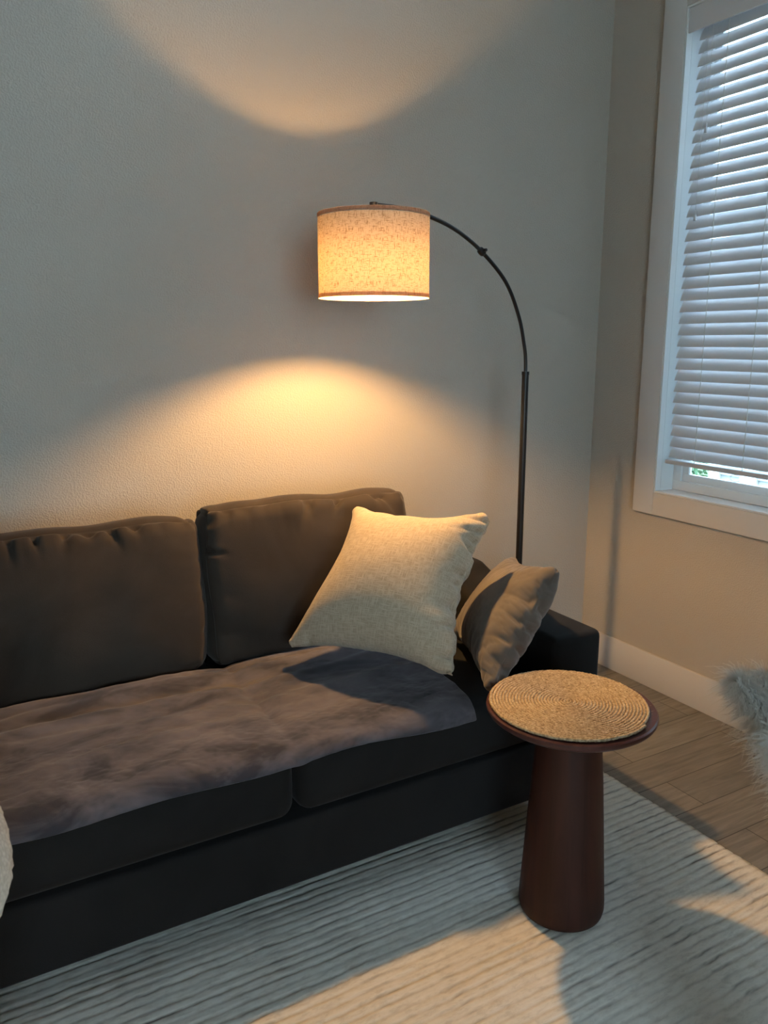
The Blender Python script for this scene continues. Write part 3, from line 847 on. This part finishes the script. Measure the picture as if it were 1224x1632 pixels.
prof = [(0.0, 0.115), (0.19, 0.115), (0.225, 0.16), (0.24, 0.24), (0.245, 0.34), (0.235, 0.40), (0.19, 0.425), (0.0, 0.43)]
MB().lathe(prof, CX, CY, 64).build('seat', BOUCLE, ch, smooth=True)
prof = [(0.245, 0.30), (0.250, 0.36), (0.262, CZ-0.10), (0.262, CZ-0.03), (0.238, CZ-0.03), (0.232, CZ-0.09), (0.2485, 0.44), (0.2485, 0.36)]
MB().lathe(prof, CX, CY, 64, True).build('shell', BOUCLE, ch, smooth=True)
MB().lathe([(0.0, 0.0115), (0.155, 0.0115), (0.16, 0.018), (0.16, 0.105), (0.0, 0.114)], CX, CY, 48).build('plinth', TABW, ch, smooth=True)

# ------------------------------------------------------------------ pampas grass in a floor vase, lower right edge
def build_pampas():
    vx, vy = 1.185, 0.525
    vase = empty('floor_vase', (vx, vy, 0.010), 'tall matte ceramic floor vase holding the pampas grass', 'vase')
    MB().lathe([(0.0, 0.012), (0.06, 0.012), (0.075, 0.03), (0.095, 0.16), (0.088, 0.28), (0.05, 0.38), (0.042, 0.42), (0.050, 0.44), (0.044, 0.44), (0.036, 0.41), (0.042, 0.37), (0.0, 0.05)], vx, vy, 56).build('body', VASEM, vase, smooth=True)
    root = empty('pampas_grass', (vx, vy, 0.06), 'fluffy dried pampas grass plumes at the right edge', 'dried grass')
    rng = random.Random(5)
    tips = [(ray(1184, 1092, 1.12), 0.36), (ray(1222, 1092, 1.15), 0.36), (ray(1248, 1190, 1.05), 0.34), (ray(1290, 1090, 1.2), 0.38), (ray(1330, 1180, 1.1), 0.34)]
    for ti, (tip, pl) in enumerate(tips):
        b = Vector((vx+0.012*math.cos(ti*1.3), vy+0.012*math.sin(ti*1.3), 0.07)); m_ = Vector((vx+0.02*math.cos(ti*1.3), vy+0.02*math.sin(ti*1.3), 0.43))
        cpt = m_+Vector((tip.x-m_.x, tip.y-m_.y, 0))*0.55+Vector((0, 0, (tip.z-m_.z)*0.72))
        path = [b, b.lerp(m_, 0.5)]+[((1-t)**2)*m_+2*(1-t)*t*cpt+t*t*tip for t in [k/24 for k in range(25)]]
        MB().tube(path, [0.0022]*(len(path)-1)+[0.0008], 6).build('stem', STEMM, root, smooth=True)
        V = []; F = []
        bez = lambda t: ((1-t)**2)*m_+2*(1-t)*t*cpt+t*t*tip
        L = sum((bez(k/40)-bez((k+1)/40)).length for k in range(40))
        t0 = max(0.12, 1-pl/L)
        for q in range(4600):
            s = rng.random()**0.85; t = t0+(1-t0)*s
            p = bez(t); tan = (bez(min(1, t+0.01))-bez(t-0.01)).normalized()
            sd = tan.orthogonal().normalized(); sd.rotate(Matrix.Rotation(rng.uniform(0, 2*math.pi), 3, tan))
            spread = 0.034*math.sin(math.pi*min(1, 0.14+0.76*(1-s)+0.02))**0.7
            ln = rng.uniform(0.35, 1.0)+0.75*rng.random()**4
            p1 = p+sd*spread*ln*0.55+tan*0.020*ln
            p2 = p+sd*spread*ln+tan*0.030*ln+Vector((0, 0, -0.010*ln))
            p3 = p2+sd*0.010*rng.uniform(0.3, 1.3)+tan*rng.uniform(-0.008, 0.012)+Vector((0, 0, -0.006))+Vector((rng.uniform(-1, 1), rng.uniform(-1, 1), rng.uniform(-1, 1)))*0.004
            wv = sd.cross(tan)*0.00042
            k = len(V)
            V += [p+wv, p-wv, p1+wv, p1-wv, p2+wv*0.8, p2-wv*0.8, p3]
            F += [(k, k+1, k+3, k+2), (k+2, k+3, k+5, k+4), (k+4, k+5, k+6)]
        link_mesh('plume', V, F, GRASSM, root)
build_pampas()

# ------------------------------------------------------------------ outside the window
GRASS = mat_simple('lawn', (0.08, 0.16, 0.05), 0.9)
SIDE = mat_simple('pale_grey_siding', (0.26, 0.28, 0.31), 0.6)
OTRIM = mat_simple('white_house_trim', (0.55, 0.57, 0.58), 0.5)
ROOFM = mat_simple('grey_shingles', (0.12, 0.12, 0.13), 0.9)
struct(MB().box((2.74, -12, -0.62), (22, 22, -0.55)).build('ground', GRASS))
house = empty('neighbour_house', (8.2, 4.0, -0.55), 'pale grey sided house with white trim seen under the blind', 'house')
m = MB()
hx = 8.0; y0h, y1h = -5.0, 6.18
zz = -0.55
m.box((hx+0.03, y0h, -0.545), (hx+3, y1h, 2.7))
while zz < 2.6:
    m.add([(hx+0.03, y0h, zz+0.16), (hx+0.03, y1h, zz+0.16), (hx-0.012, y1h, zz), (hx-0.012, y0h, zz), (hx+0.03, y1h, zz), (hx+0.03, y0h, zz)],
          [(0, 1, 2, 3), (3, 2, 4, 5), (1, 4, 2), (0, 3, 5), (0, 5, 4, 1)]); zz += 0.16
m.build('siding_wall', SIDE, house)
for a, b in ((6.08, 6.20), (5.59, 5.79), (3.6, 3.8)):
    MB().box((hx-0.04, a, -0.545), (hx+0.02, b, 2.68)).build('trim_board', OTRIM, house)
MB().add([(hx-0.4, y0h-0.3, 2.70), (hx-0.4, y1h+0.3, 2.70), (hx+1.6, y1h+0.3, 3.6), (hx+1.6, y0h-0.3, 3.6), (hx+3.4, y1h+0.3, 2.7), (hx+3.4, y0h-0.3, 2.7)],
         [(0, 1, 2, 3), (3, 2, 4, 5), (1, 4, 2), (0, 3, 5), (0, 5, 4, 1)]).build('roof', ROOFM, house)
def hedge():
    V = []; F = []; rng = random.Random(3)
    for q in range(7000):
        c = Vector((8.3+rng.uniform(-0.35, 0.35), rng.uniform(6.35, 9.0), rng.uniform(-0.54, 1.5)))
        n_ = Vector((rng.uniform(-1, 1), rng.uniform(-1, 1), rng.uniform(-1, 1))).normalized(); u = n_.orthogonal().normalized()*0.035; v_ = n_.cross(u)*0.6
        k = len(V); V += [c-u, c+v_, c+u, c-v_]; F.append((k, k+1, k+2, k+3))
    o = link_mesh('garden_hedge', V, F, mat_simple('hedge_leaves', (0.03, 0.095, 0.035), 0.7), None, False)
    tag(o, 'green leafy hedge beside the house seen under the blind', 'hedge')
hedge()
